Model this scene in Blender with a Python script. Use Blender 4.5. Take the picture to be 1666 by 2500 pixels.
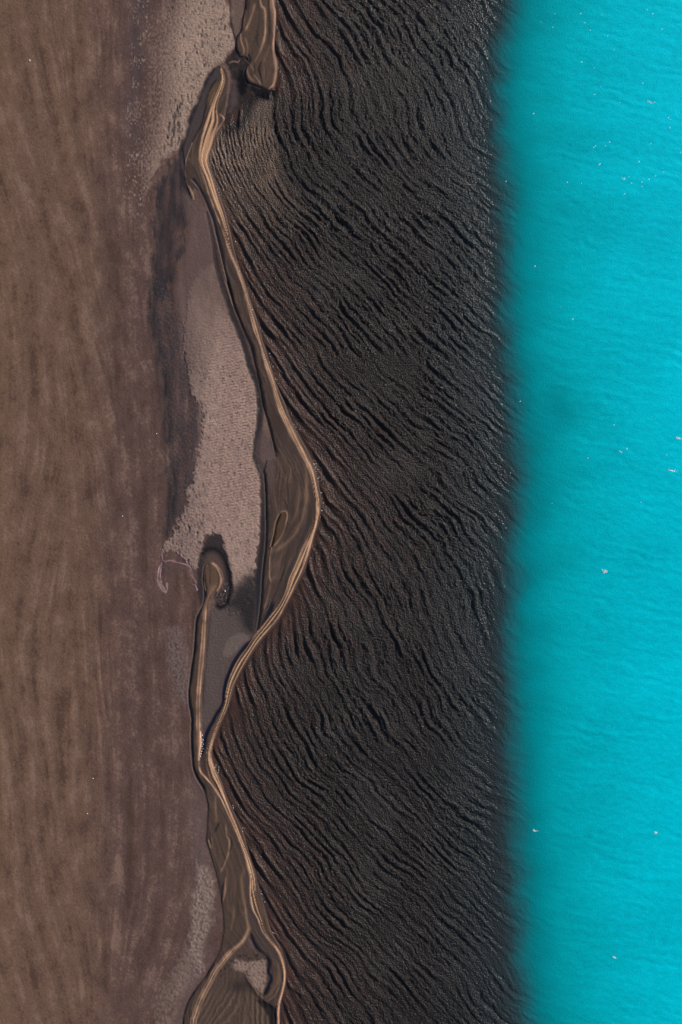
import bpy, math, random
import numpy as np

# ---------------------------------------------------------------- camera, sky, sun, exposure
S = 0.2                      # metres of ground covered by one unit of the survey grid (0..1666 by 0..2500)
W0, H0 = 1666.0, 2500.0
scene = bpy.context.scene
for o in list(bpy.data.objects):
    bpy.data.objects.remove(o)
cam_d = bpy.data.cameras.new("camera")
cam = bpy.data.objects.new("camera", cam_d)
scene.collection.objects.link(cam)
ALT = 420.0
cam.location = (0, 0, ALT)
cam.rotation_euler = (0, 0, 0)
cam_d.sensor_fit = 'VERTICAL'
cam_d.sensor_height = 36
cam_d.lens = 36 * ALT / (H0 * S)
cam_d.clip_start = 1
cam_d.clip_end = 20000
scene.camera = cam

SUN_EL, SUN_AZ = 24.0, 33.0          # azimuth measured from +x (right of the picture) towards +y (top)
world = bpy.data.worlds.new("World")
scene.world = world
world.use_nodes = True
wn = world.node_tree
bg = wn.nodes["Background"]
sky = wn.nodes.new("ShaderNodeTexSky")
sky.sky_type = 'NISHITA'
sky.sun_disc = False
sky.sun_elevation = math.radians(SUN_EL)
sky.sun_rotation = math.radians(90 - SUN_AZ)
wn.links.new(sky.outputs[0], bg.inputs[0])
bg.inputs[1].default_value = 0.07
sd = bpy.data.lights.new("sun", 'SUN')
sd.energy = 4.2
sd.angle = math.radians(0.53)
sd.color = (1.0, 0.93, 0.83)
sun = bpy.data.objects.new("sun", sd)
scene.collection.objects.link(sun)
sun.rotation_euler = (math.radians(90 - SUN_EL), 0, math.radians(90 + SUN_AZ))
scene.render.engine = 'CYCLES'
vs = scene.view_settings
vs.view_transform = 'Standard'
vs.look = 'None'
vs.gamma = 1
vs.use_curve_mapping = False
vs.exposure = 0.35
K = np.array([0.87, 0.86, 0.84])   # what a level patch of albedo 1 reads as under this sun, sky and exposure

HK = 0.42                    # how far the little crests stand up
rng = np.random.default_rng(7)
random.seed(7)


def srgb(r, g, b):
    c = np.array([r, g, b], float) / 255
    c = np.where(c <= 0.04045, c / 12.92, ((c + 0.055) / 1.055) ** 2.4)
    return (c / K).astype(np.float32)


# ---------------------------------------------------------------- noise and survey tools
_perm = rng.permutation(512).astype(np.int32)
_ang = rng.random(512) * 2 * np.pi
_gx, _gy = np.cos(_ang).astype(np.float32), np.sin(_ang).astype(np.float32)


def pn(x, y, seed=0):
    x = np.asarray(x, np.float32); y = np.asarray(y, np.float32)
    xi = np.floor(x); yi = np.floor(y)
    xf = x - xi; yf = y - yi
    xi = xi.astype(np.int32); yi = yi.astype(np.int32)
    u = xf * xf * xf * (xf * (xf * 6 - 15) + 10)
    v = yf * yf * yf * (yf * (yf * 6 - 15) + 10)

    def g(ix, iy, dx, dy):
        h = _perm[(_perm[(ix + seed * 57) & 511] + iy) & 511]
        return _gx[h] * dx + _gy[h] * dy
    a = g(xi, yi, xf, yf); b = g(xi + 1, yi, xf - 1, yf)
    c = g(xi, yi + 1, xf, yf - 1); d = g(xi + 1, yi + 1, xf - 1, yf - 1)
    return ((a + (b - a) * u) * (1 - v) + (c + (d - c) * u) * v) * 1.5


def fbm(x, y, seed=0, oct=4, gain=0.5):
    s = 0; a = 1.0; f = 1.0; n = 0
    for k in range(oct):
        s = s + a * pn(x * f + 13.7 * k, y * f + 7.1 * k, seed + k * 3)
        n += a; a *= gain; f *= 2.03
    return s / n * 1.3


def sst(a, b, x):
    t = np.clip((x - a) / (b - a), 0, 1)
    return t * t * (3 - 2 * t)


def spline(pts, step=4.0, closed=False):
    P = np.array([(p[0], p[1]) for p in pts], float)
    n = len(P)
    if n < 3:
        return P
    Q = np.vstack([P[-1], P, P[0], P[1]]) if closed else np.vstack([2 * P[0] - P[1], P, 2 * P[-1] - P[-2]])
    out = []
    for i in range(1, len(Q) - 2):
        p0, p1, p2, p3 = Q[i - 1], Q[i], Q[i + 1], Q[i + 2]
        m = max(1, int(np.hypot(*(p2 - p1)) / step))
        t = (np.arange(m) / m)[:, None]
        out.append(0.5 * (2 * p1 + (p2 - p0) * t + (2 * p0 - 5 * p1 + 4 * p2 - p3) * t ** 2 + (3 * p1 - p0 - 3 * p2 + p3) * t ** 3))
    if not closed:
        out.append(P[-1:])
    return np.vstack(out)


class Field:
    """a surveyed sheet: heights, sediment colour, wetness on a grid"""
    def __init__(s, xs, ys):
        s.xs, s.ys = np.asarray(xs, np.float32), np.asarray(ys, np.float32)
        s.X, s.Y = np.meshgrid(s.xs, s.ys)
        sh = s.X.shape
        s.H = np.zeros(sh, np.float32)
        s.C = np.zeros(sh + (3,), np.float32)
        s.R = np.full(sh, 0.75, np.float32)      # roughness
        s.G = np.ones(sh, np.float32)            # grain strength

    def dist(s, pts, rad, closed=False, raw=False):
        P = np.array([(p[0], p[1]) for p in pts], float) if raw else spline(pts, 4.0, closed)
        if closed:
            P = np.vstack([P, P[:1]])
        D = np.full(s.X.shape, 1e6, np.float32); Sg = np.zeros_like(D); T = np.zeros_like(D)
        seg = np.hypot(*np.diff(P, axis=0).T); cum = np.concatenate([[0], np.cumsum(seg)]); tot = cum[-1]
        for i in range(len(P) - 1):
            (ax, ay), (bx, by) = P[i], P[i + 1]
            i0, i1 = np.searchsorted(s.xs, [min(ax, bx) - rad, max(ax, bx) + rad])
            j0, j1 = np.searchsorted(s.ys, [min(ay, by) - rad, max(ay, by) + rad])
            if i1 <= i0 or j1 <= j0 or seg[i] < 1e-6:
                continue
            sl = (slice(j0, j1), slice(i0, i1))
            dx, dy = bx - ax, by - ay
            rx, ry = s.X[sl] - ax, s.Y[sl] - ay
            t = np.clip((rx * dx + ry * dy) / (seg[i] ** 2), 0, 1)
            ex, ey = rx - t * dx, ry - t * dy
            d = np.sqrt(ex * ex + ey * ey)
            m = d < D[sl]
            D[sl] = np.where(m, d, D[sl])
            Sg[sl] = np.where(m, np.sign(dx * ry - dy * rx), Sg[sl])    # + = left of travel on the page when heading down
            T[sl] = np.where(m, (cum[i] + t * seg[i]) / tot, T[sl])
        return D, Sg, T

    def inside(s, pts, smooth=True):
        P = spline(pts, 5.0, True) if smooth else np.array(pts, float)
        M = np.zeros(s.X.shape, bool)
        i0, i1 = np.searchsorted(s.xs, [P[:, 0].min(), P[:, 0].max()])
        j0, j1 = np.searchsorted(s.ys, [P[:, 1].min(), P[:, 1].max()])
        xs = s.xs[i0:i1]
        Q = np.vstack([P, P[:1]])
        for j in range(j0, j1):
            y = s.ys[j]
            y0, y1 = Q[:-1, 1], Q[1:, 1]
            k = (y0 > y) != (y1 > y)
            if not k.any():
                continue
            xc = np.sort(Q[:-1, 0][k] + (y - y0[k]) / (y1[k] - y0[k]) * (Q[1:, 0][k] - Q[:-1, 0][k]))
            M[j, i0:i1] = (np.searchsorted(xc, xs) & 1).astype(bool)
        return M

    def poly(s, pts, feather=3.0, jit=0.0, jsc=20.0, smooth=True, seed=5):
        rad = feather + jit * 1.5 + 2
        M = s.inside(pts, smooth)
        D, _, _ = s.dist(pts, rad, True, raw=not smooth)
        out = M.astype(np.float32)
        q = D < rad
        sdv = np.where(M[q], D[q], -D[q])
        if jit:
            sdv = sdv + jit * fbm(s.X[q] / jsc, s.Y[q] / jsc, seed, 3)
        out[q] = sst(-feather, feather, sdv)
        return out

    def paint(s, m, rgb, rough=None, grain=None):
        q = m > .004
        mq = m[q]
        cq = s.C[q]
        s.C[q] = cq + mq[:, None] * (srgb(*rgb) - cq)
        if rough is not None:
            s.R[q] += mq * (rough - s.R[q])
        if grain is not None:
            s.G[q] += mq * (grain - s.G[q])

    def ridge(s, pts, w, h, rgb=None, cm=0.8, wc=None, t0=0.0, t1=0.0, lee=0.0):
        """a long low crest of sand (h > 0) or a runnel (h < 0) along a line; t0/t1 = tapering ends"""
        if rgb is not None and rgb[0] > 135:
            w *= .85; wc = (wc or w) * .82
        D, Sg, T = s.dist(pts, w * 3.2 + 2)
        q = D < w * 3.2 + 2
        x, y, dq, t = s.X[q], s.Y[q], D[q], T[q]
        tp = np.ones_like(dq)
        if t0: tp = tp * sst(0, t0, t)
        if t1: tp = tp * sst(0, t1, 1 - t)
        wob = np.clip(1 + 0.6 * fbm(x / 24, y / 24, 31, 2), .5, 1.6)
        dq = np.maximum(dq + 0.7 * pn(x / 26, y / 26, 33), 0)
        tp = tp * np.clip(.92 + .6 * pn(x / 40, y / 55, 34), .45, 1.15)
        s.H[q] += h * HK * np.exp(-(dq / (w * wob)) ** 2) * tp
        if rgb is not None:
            if rgb[0] > 98:
                rgb = (rgb[0], min(rgb[1], .785 * rgb[0]), max(rgb[2], .64 * rgb[0]))
            g = np.zeros_like(D)
            g[q] = np.clip(np.exp(-(dq / ((wc or w) * wob)) ** 2) * tp * cm, 0, 1)
            s.paint(g, rgb)
            return g

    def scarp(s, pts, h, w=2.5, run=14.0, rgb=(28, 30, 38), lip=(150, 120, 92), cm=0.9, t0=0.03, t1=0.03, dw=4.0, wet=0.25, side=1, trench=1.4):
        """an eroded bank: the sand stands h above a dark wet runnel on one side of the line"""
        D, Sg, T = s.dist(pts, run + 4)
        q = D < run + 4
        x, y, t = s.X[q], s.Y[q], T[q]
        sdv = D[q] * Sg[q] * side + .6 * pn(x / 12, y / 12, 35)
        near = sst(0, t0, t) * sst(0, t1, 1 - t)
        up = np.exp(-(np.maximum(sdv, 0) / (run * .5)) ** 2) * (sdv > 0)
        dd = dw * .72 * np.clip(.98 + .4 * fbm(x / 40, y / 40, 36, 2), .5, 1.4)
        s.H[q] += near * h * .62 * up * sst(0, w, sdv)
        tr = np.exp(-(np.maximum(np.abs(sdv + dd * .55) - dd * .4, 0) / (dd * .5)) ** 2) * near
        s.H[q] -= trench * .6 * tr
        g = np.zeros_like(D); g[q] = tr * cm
        s.paint(g, rgb, rough=wet, grain=0.3)  # one dark colour for the wet runnel and the bank's painted shadow
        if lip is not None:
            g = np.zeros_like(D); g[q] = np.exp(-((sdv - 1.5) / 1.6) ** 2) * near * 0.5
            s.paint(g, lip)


# ---------------------------------------------------------------- the surveyed lines (grid units)
CREST_L = [(538, 170), (541, 195), (534, 217), (520, 249), (508, 281), (495, 316), (485, 348), (481, 383), (483, 400), (498, 438), (510, 473), (526, 518), (545, 566), (561, 617), (581, 665), (598, 716), (619, 800), (635, 841), (648, 892), (664, 940), (676, 982), (689, 1017), (711, 1065), (734, 1106), (750, 1138), (761, 1170), (766, 1200), (768, 1219), (768, 1248), (765, 1280), (752, 1312), (737, 1340), (721, 1379), (707, 1410), (698, 1442), (685, 1471), (662, 1500), (640, 1528), (622, 1550), (604, 1580), (580, 1612), (561, 1652), (552, 1687), (547, 1719), (534, 1754), (519, 1790), (507, 1824), (503, 1856), (507, 1880), (513, 1902), (526, 1922), (539, 1948), (554, 1980), (570, 2015), (583, 2047), (596, 2082), (605, 2114), (611, 2142), (611, 2181), (618, 2219), (631, 2244), (640, 2270), (657, 2294), (674, 2320), (684, 2343), (690, 2368), (691, 2394), (686, 2419), (679, 2445), (676, 2470), (676, 2500), (676, 2640)]
CREST_R = [(543, 170), (550, 195), (545, 217), (533, 249), (530, 272), (534, 300), (522, 332), (514, 360), (507, 383), (507, 402), (520, 441), (533, 483), (547, 524), (557, 566), (564, 610), (587, 668), (604, 719), (627, 800), (646, 864), (667, 921), (683, 972), (702, 1017), (727, 1068), (746, 1106), (766, 1151), (776, 1200), (781, 1226), (779, 1257), (771, 1292), (761, 1328), (749, 1366), (733, 1404), (717, 1439), (701, 1471), (682, 1506), (662, 1532), (640, 1557), (622, 1580), (602, 1611), (586, 1639), (570, 1671), (562, 1700), (554, 1729), (540, 1760), (529, 1786), (519, 1818), (516, 1847), (524, 1875), (538, 1907), (548, 1936), (562, 1972), (576, 2006), (593, 2050), (608, 2091), (621, 2133), (627, 2174), (637, 2213), (644, 2244), (650, 2270), (665, 2297), (684, 2322), (693, 2350), (697, 2379), (693, 2404), (688, 2430), (683, 2455), (682, 2500), (682, 2640)]
SHORE = [(676, -15000), (674, -150), (674, 0), (676, 32), (673, 80), (672, 121), (679, 153), (679, 179), (674, 207), (664, 223), (640, 231), (616, 240), (600, 252), (580, 268), (556, 288), (540, 309), (526, 332), (518, 360), (511, 383), (513, 402), (526, 441), (539, 480), (553, 521), (565, 569), (576, 617), (593, 671), (609, 718), (635, 800), (654, 864), (676, 934), (695, 979), (711, 1020), (734, 1065), (756, 1106), (774, 1151), (784, 1200), (787, 1229), (784, 1264), (774, 1300), (761, 1343), (751, 1379), (739, 1407), (724, 1438), (708, 1468), (688, 1506), (669, 1533), (647, 1557), (630, 1579), (609, 1610), (592, 1640), (576, 1671), (568, 1700), (559, 1729), (545, 1762), (533, 1790), (523, 1820), (520, 1847), (528, 1875), (543, 1907), (556, 1942), (576, 1989), (596, 2032), (615, 2098), (627, 2133), (636, 2171), (648, 2213), (657, 2248), (666, 2277), (688, 2315), (698, 2350), (701, 2384), (697, 2417), (689, 2445), (686, 2470), (686, 2500), (686, 2700), (686, 17500)]
_sp = spline(SHORE[1:-1], 6)
_shy = np.concatenate([[-16000], _sp[:, 1], [18000]])
_shx = np.concatenate([[676], _sp[:, 0], [686]])


def shore_x(y):
    return np.interp(y, _shy, _shx)


_ygrid = np.arange(-600, 3100, 4.0)
_k = np.exp(-(np.arange(-60, 61) * 4 / 70.0) ** 2); _k /= _k.sum()
_sm = np.convolve(np.pad(shore_x(_ygrid), 60, mode='edge'), _k, mode='valid')


def shore_soft(y):
    return np.interp(y, _ygrid, _sm)


def gap_paint(F):
    """deep dark water in and below the gap between upper bar and spit"""
    hol, _, _ = F.dist([(634, 232), (610, 252), (602, 278), (585, 306), (556, 322)], 40)
    F.paint(np.exp(-(hol / 14) ** 2) * 0.9, (36, 33, 34))
    pool = F.poly([(608, 206), (624, 212), (640, 218), (667, 218), (674, 226), (665, 243), (650, 244), (636, 240), (622, 232)], 4, 2, 12)
    F.paint(pool, (22, 20, 22))


# ================================================================ THE LAKE
def make_lake():
    fine_x = np.arange(500, 1770, 2.1)
    xs = np.concatenate([fine_x, [1850, 2100, 2800, 5000, 16000]])
    fine_y = np.arange(-104, 2606, 2.1)
    ys = np.concatenate([[-14000, -4000, -1200, -500, -200], fine_y, [2700, 3000, 3800, 6500, 16500]])
    F = Field(xs, ys)
    X, Y = F.X, F.Y
    sx = shore_x(Y).astype(np.float32)
    d = X - sx                                         # off shore distance
    core = sst(1800, 1770, X) * sst(-150, -104, Y) * sst(2660, 2606, Y)
    # --- depth step to the open silty basin
    by = [-300, 0, 120, 268, 400, 520, 700, 860, 960, 1060, 1180, 1300, 1420, 1560, 1700, 1820, 1960, 2100, 2260, 2400, 2500, 2800]
    bx = [1262, 1262, 1240, 1226, 1240, 1252, 1250, 1250, 1262, 1282, 1286, 1272, 1264, 1258, 1266, 1268, 1272, 1276, 1284, 1292, 1302, 1310]
    xb = np.interp(Y, by, bx).astype(np.float32)
    edge = X - xb + 14 * fbm(X / 110, Y / 80, 3, 2) + 3 * fbm(X / 34, (Y - .25 * X) / 10, 4, 3)
    silt = sst(-62, 60, edge)
    # --- refracting swell: crests swing towards the beach as the bottom shoals
    dw = X - (0.55 * shore_soft(Y) + 0.45 * 625)
    tt = np.arange(-250, 16000, 5.0)
    mt = 0.20 + 0.98 * (1 - sst(470, 800, tt)) + 1.25 * np.exp(-np.maximum(tt, 0) / 80)
    Yi = np.concatenate([[0], np.cumsum(mt)[:-1] * 5.0])
    u = Y - np.interp(dw, tt, Yi).astype(np.float32)
    u = u + 30 * fbm(X / 210, Y / 210, 11, 2) + 10 * fbm(X / 62, Y / 62, 12, 2) * sst(0, 120, d) + 2.6 * fbm(X / 24, Y / 24, 14, 2)
    v = X * 0.75 + Y * 0.65

    def wave(ph, skew=-0.28):
        p = 2 * np.pi * ph
        return np.sin(p + skew * np.sin(p))
    amp = np.clip(0.72 + 1.05 * fbm(u / 48, v / 85, 21, 2), 0.08, 1.7)
    amp2 = np.clip(0.6 + 1.0 * fbm(u / 70, v / 120, 22, 2), 0, 1.6)
    h = (1.45 - .40 * sst(120, 330, d)) * amp * wave(u / 35.0, -.25 + .25 * sst(100, 280, d))
    h += 0.75 * np.clip(.4 + 1.1 * fbm(X / 110, Y / 110, 28, 2), 0, 1.4) * wave((u + 12 * fbm(X / 70, Y / 70, 29, 2)) / 56.0, -.1)
    h += 0.50 * amp2 * wave((u + 0.15 * X + 9 * fbm(X / 80, Y / 80, 15, 2)) / 25.0)
    h += 0.42 * np.clip(0.5 + fbm(X / 60, Y / 60, 23, 2), 0, 1.5) * wave((u - 0.32 * X + 6 * fbm(X / 50, Y / 50, 16, 2)) / 19.0)
    # broken steep fronts close in
    ph = (u + 5 * fbm(X / 40, Y / 40, 17, 2)) / 70.0
    fr = ph - np.floor(ph)
    saw = np.maximum(np.exp(-(fr / 0.13) ** 1.5), np.exp(-(1 - fr) / 0.34)) - 0.35
    ph2 = (u * 1.0 + 0.5 * X + 14 * fbm(X / 60, Y / 60, 18, 2)) / 58.0
    fr2 = ph2 - np.floor(ph2)
    saw2 = np.maximum(np.exp(-(fr2 / 0.13) ** 1.5), np.exp(-(1 - fr2) / 0.32)) - 0.35
    near = np.exp(-(np.maximum(d, 0) / 105) ** 1.4)
    h = h * (1 - 0.78 * near) + near * (4.2 * saw * np.clip(.85 + .9 * fbm(u / 60, v / 90, 27, 2), .15, 1.5) + 2.4 * saw2 * np.clip(.5 + fbm(X / 50, Y / 70, 19, 2), 0, 1))
    # wind chop, thrown along the crests
    chop = fbm(u / 8.5, v / 13.0, 41, 2) * 0.62 + pn(X / 5.2, Y / 5.2, 43) * 0.34 + pn(X / 4.3 + .5 * Y / 5, Y / 4.6, 44) * .2
    h += chop * (0.45 + 0.55 * sst(10, 150, d)) * (1.3 + .5 * sst(60, 260, d))
    lull = 0.8 + 0.45 * fbm(X / 170, Y / 120, 25, 2)
    calm = 1 - 0.95 * sst(-170, 40, edge)
    # --- pale sand fan under thin water behind the point of the upper bar
    fan = F.poly([(664, 238), (665, 271), (662, 303), (672, 330), (694, 398), (714, 438), (740, 480), (752, 520), (748, 580), (720, 640), (670, 650), (610, 640), (572, 590), (548, 520), (522, 450), (500, 400), (512, 350), (540, 305), (575, 315), (600, 285), (612, 245), (632, 234)], 9, 9, 26)
    fade = sst(650, 330, Y + 0.25 * (X - 560)) * (1 - sst(330, 400, Y) * sst(50, 0, 0.55 * (Y - 330) + 664 - X) * .8)
    fan = fan * fade
    tip = fan * sst(330, 285, Y)
    xr = X - 0.12 * (Y - 300) - 0.0016 * np.maximum(Y - 330, 0) ** 2
    rl = xr + 5 * fbm(X / 30, Y / 60, 51, 3) + 2 * pn(X / 9, Y / 22, 52)
    rip = np.sin(2 * np.pi * rl / 9.5) * 0.7 + 0.35 * np.sin(2 * np.pi * (rl + .1 * Y) / 6.1) + 0.8 * fbm(X / 6, Y / 14, 53, 2)
    h = h * (1 - 0.8 * fan) + fan * (1.0 * rip * sst(262, 345, Y) + 0.3 * fbm(X / 6, Y / 9, 54, 2))
    F.H = ((1.65 - .1 * sst(90, 300, d)) * h * lull * calm * (0.12 + 0.88 * sst(-4, 14, d))) * core
    F.H += core * sst(10, 140, edge) * .25 * np.clip(.5 + .9 * fbm(X / 120, Y / 70, 30, 2), 0, 1.2) * np.sin(2 * np.pi * (Y - .22 * X + 22 * fbm(X / 90, Y / 60, 32, 3)) / 33)
    # --- colour of the water: bottom showing through, then glacial silt
    n1 = fbm(X / 120, Y / 120, 61, 3)
    F.C[:] = srgb(39, 36, 36)
    F.paint(sst(0.0, 0.5, n1) * 0.5, (51, 48, 47))
    F.paint(sst(0.0, 0.5, -n1) * 0.5, (30, 28, 28))
    F.paint(np.exp(-(((X - 1010) / 170) ** 2 + ((Y - 120) / 190) ** 2)) * .45, (56, 54, 53))
    F.paint(np.exp(-np.maximum(d, 0) / 105) * np.clip(.75 + .6 * fbm(X / 30, Y / 40, 64, 3), .1, 1), (68, 49, 43))
    F.paint(sst(.1, .6, fbm(u / 30, v / 60, 65, 3)) * .4 * sst(420, 60, d), (66, 48, 43))
    F.paint(sst(-260, -40, edge) * 0.9, (41, 47, 50))
    F.paint(fan * 0.85, (92, 76, 67))
    F.paint(fan * sst(.0, .5, fbm(X / 40, Y / 60, 63, 2)) * 0.5, (112, 92, 79))
    gap_paint(F)
    rim, _, _ = F.dist([(668, 236), (668, 271), (666, 303), (678, 330), (700, 398), (722, 438), (746, 480), (758, 518)], 30)
    F.paint(np.exp(-(rim / 6) ** 2) * 0.8 * sst(600, 480, Y), (34, 30, 31))
    # silt ramp
    st = np.array([-80, -36, -8, 18, 46, 88, 165, 275, 430])
    cols = np.array([srgb(*c) for c in [(45, 52, 54), (38, 64, 68), (26, 88, 95), (6, 112, 119), (0, 130, 138), (0, 147, 156), (0, 162, 174), (0, 173, 188), (0, 181, 199)]])
    e2 = edge + 30 * fbm(X / 130, Y / 75, 71, 3) * sst(0, 160, edge) - 42 * sst(40, 110, edge) * np.exp(-(((X - 1385) / 110) ** 2 + ((Y - 985 - .2 * (X - 1385)) / 75) ** 2))
    sil = np.stack([np.interp(e2, st, cols[:, k]) for k in range(3)], -1)
    streak = fbm((X + 0.15 * Y) / 75, (Y - 0.12 * X) / 15, 72, 3) * 0.06 + fbm((X + .2 * Y) / 17, (Y - 0.2 * X) / 8, 73, 3) * 0.13 + fbm(X / 300, Y / 160, 76, 2) * .10
    sil = sil * (1 + streak * sst(0, 200, edge))[..., None]
    w = sst(-85, -8, edge)[..., None]
    F.C = F.C * (1 - w) + sil.astype(np.float32) * w
    F.R[:] = 0.18
    F.G = np.clip(calm * (0.5 + 0.5 * sst(0, 120, d)), 0.16, 1)
    keep = d > -12
    F.BASIN = edge > -5
    return F, keep


def flow_streaks(seed, cell, length):
    """streaks drawn out along the run of the water over the brown flats"""
    st = 3.0
    gx = np.arange(-96, 500, st); gy = np.arange(-114, 2620, st)
    GX, GY = np.meshgrid(gx, gy)
    ctl = np.array([(40, 0, .12), (60, 150, .22), (110, 350, .34), (60, 550, .30), (150, 480, .32), (200, 300, .08), (260, 150, .0), (330, 400, .0),
                    (210, 700, .24), (240, 900, .26), (250, 1050, .24), (60, 750, .12), (40, 950, -.05), (75, 1130, -.24), (120, 1000, .1), (250, 1250, .12), (330, 900, .06), (330, 1200, .02),
                    (90, 1350, -.28), (70, 1450, -.26), (30, 1300, .04), (170, 1400, -.05), (270, 1500, .14), (275, 1650, .12), (30, 1650, .14), (60, 1800, .16), (150, 1700, -.02), (320, 1600, -.03),
                    (20, 2000, .04), (40, 2150, .1), (50, 2300, .26), (90, 2420, .28), (130, 2180, .38), (180, 2330, .34), (170, 2000, .08), (250, 2050, .03), (270, 2250, -.05), (280, 2450, -.14), (230, 2480, -.02), (360, 2300, -.34), (390, 2420, -.42), (330, 2000, .02), (420, 2200, -.1), (420, 1800, .05)])
    num = np.zeros_like(GX); den = np.zeros_like(GX)
    for cx, cy, sl in ctl:
        w = np.exp(-(((GX - cx) / 75) ** 2 + ((GY - cy) / 130) ** 2)) + 1e-6
        num += w * sl; den += w
    sl = num / den + .22 * fbm(GX / 55, GY / 80, seed + 40, 3)
    ny, nx = GX.shape

    def samp(A, x, y):
        fx = np.clip((x - gx[0]) / st, 0, nx - 1.01); fy = np.clip((y - gy[0]) / st, 0, ny - 1.01)
        i = fx.astype(int); j = fy.astype(int); a = fx - i; b = fy - j
        return (A[j, i] * (1 - a) + A[j, i + 1] * a) * (1 - b) + (A[j + 1, i] * (1 - a) + A[j + 1, i + 1] * a) * b
    N = pn(GX / cell, GY / cell, seed) if cell > 4 else np.random.default_rng(seed).normal(size=GX.shape)
    acc = N.copy(); stp = 5.0
    for sgn in (1, -1):
        x, y = GX.copy(), GY.copy()
        for k in range(int(length / stp)):
            q = samp(sl, x, y)
            x = x + sgn * stp * q; y = y + sgn * stp
            acc += samp(N, x, y) * (1 - k * stp / length)
    acc = (acc - acc.mean()) / acc.std()

    def look(X, Y):
        return samp(acc, X, Y).astype(np.float32) * sst(-110, -80, X)
    return look


# ================================================================ THE SAND AND MUD SIDE
def make_land():
    fine_x = np.arange(-84, 806, 1.75)
    xs = np.concatenate([[-16000, -5000, -1800, -600, -200], fine_x])
    fine_y = np.arange(-104, 2606, 1.75)
    ys = np.concatenate([[-14000, -4000, -1200, -500, -200], fine_y, [2700, 3000, 3800, 6500, 16500]])
    F = Field(xs, ys)
    X, Y = F.X, F.Y
    sx = shore_x(Y).astype(np.float32)
    d = X - sx
    reg = np.zeros(X.shape, np.int8)
    # ---- shallow brown flats on the left: flow-drawn streaks
    L1 = flow_streaks(201, 1, 55)(X, Y)
    L2 = flow_streaks(202, 11, 110)(X, Y)
    L3 = flow_streaks(203, 34, 170)(X, Y)
    patch = np.clip(.55 + .9 * fbm(X / 90, Y / 170, 6, 2), .1, 1.2)
    rX, rY = X * .86 - Y * .5, X * .5 + Y * .86
    blot = fbm(X / 46 - Y / 260, Y / 80 + X / 150, 10, 4)
    mott = fbm(rX / 17, rY / 22, 67, 4, .6)
    fine = fbm(rX / 5.5, rY / 7, 79, 2)
    tone = L1 * .12 * patch + L2 * .12 * patch + L3 * .13 + blot * .55 + mott * .34 + fine * .3
    xc = np.interp(Y, [-300, 300, 700, 1200, 1700, 2100, 2800], [120, 165, 215, 240, 262, 280, 300])
    rillz = np.exp(-((X - xc) / 45) ** 2)
    F.H = 0.7 + 0.16 * L3 + 0.05 * L2 + .09 * L1 * (.35 + rillz) * patch + 0.15 * mott + .14 * fine
    F.C[:] = srgb(102, 78, 65)
    F.paint(sst(70, -60, X + 40 * blot) * 0.7, (110, 86, 68))
    F.paint(sst(170, 340, X + 50 * blot) * 0.85, (84, 64, 61))
    F.paint(sst(0.0, .7, tone) * 0.7, (68, 50, 43))
    F.paint(sst(0.0, .7, -tone) * 0.62, (128, 103, 91))
    F.R[:] = 0.62
    # pale flecked streaks of drying crust (x 240..420)
    crust_n = fbm(X / 4.2, Y / 8.0, 81, 3)
    cl = fbm(X / 18, Y / 75, 82, 3)
    band = np.exp(-((X - np.interp(Y, [-200, 0, 300, 450, 560, 800, 3000], [262, 262, 235, 310, 330, 355, 300])) / 26) ** 2) * sst(700, 420, Y)
    cr = sst(.12, .5, cl) * band
    F.H += cr * 0.5 * crust_n
    F.paint(cr * sst(.05, .5, crust_n) * 0.75, (130, 106, 95))
    # ---- upper mud flat
    flat1 = F.poly([(392, -200), (552, -200), (552, 0), (561, 16), (571, 92), (574, 112), (565, 130), (546, 153), (520, 172), (498, 223), (472, 261), (463, 287), (453, 328), (430, 362), (405, 385), (385, 402), (372, 440), (356, 470), (340, 500), (322, 470), (312, 420), (322, 365), (340, 310), (350, 262), (362, 205), (352, 160), (346, 112), (370, 62), (386, 0)], 7, 16, 26)
    rag = sst(30, 150, X - np.interp(Y, [-200, 0, 110, 250, 380, 520], [355, 355, 320, 318, 290, 280]))
    m = flat1 * np.clip(rag * 1.1 + 0.5 * crust_n - 0.1, 0, 1)
    F.paint(m, (150, 126, 112), rough=.8)
    F.H += m * (0.9 + 0.55 * fbm(X / 5, Y / 5, 83, 2) + 0.45 * np.sin(2 * np.pi * (Y + 3 * fbm(X / 14, Y / 10, 84, 2) + .2 * X) / 5.4))
    F.paint(m * sst(0, .7, fbm(X / 50, Y / 90, 85, 3)) * 0.55, (164, 137, 121))
    F.paint(m * sst(.05, .6, crust_n) * 0.30, (114, 95, 87))
    F.paint(m * sst(.0, .5, fbm(X / 12, Y / 20, 120, 4)) * .35, (116, 97, 90))
    reg[flat1 > .5] = 1
    # bluish wet ground left of it
    wetl, _, _ = F.dist([(345, -120), (344, 20), (330, 80), (336, 150), (330, 220), (318, 270), (328, 330)], 50)
    F.paint(np.exp(-(wetl / 20) ** 2) * 0.5 * (1 - .8 * m), (68, 60, 62))
    cr2 = np.exp(-((X - np.interp(Y, [-200, 60, 300, 420, 560], [352, 348, 326, 330, 345])) / 28) ** 2) * sst(590, 470, Y) * sst(-.15, .35, fbm(X / 16, Y / 34, 86, 3))
    F.H += cr2 * .6 * crust_n
    F.paint(cr2 * sst(.0, .4, crust_n) * 0.8, (142, 119, 108))
    F.paint(cr2 * sst(.0, .4, -crust_n) * 0.5, (62, 54, 54))
    # ---- dark hollow below the upper flat, running down as a dark wet runnel
    hol = F.poly([(392, 440), (420, 395), (442, 380), (446, 430), (462, 470), (470, 500), (462, 540), (450, 590), (436, 640), (420, 690), (398, 730), (376, 720), (372, 660), (378, 560), (384, 490)], 22, 14, 40)
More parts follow.
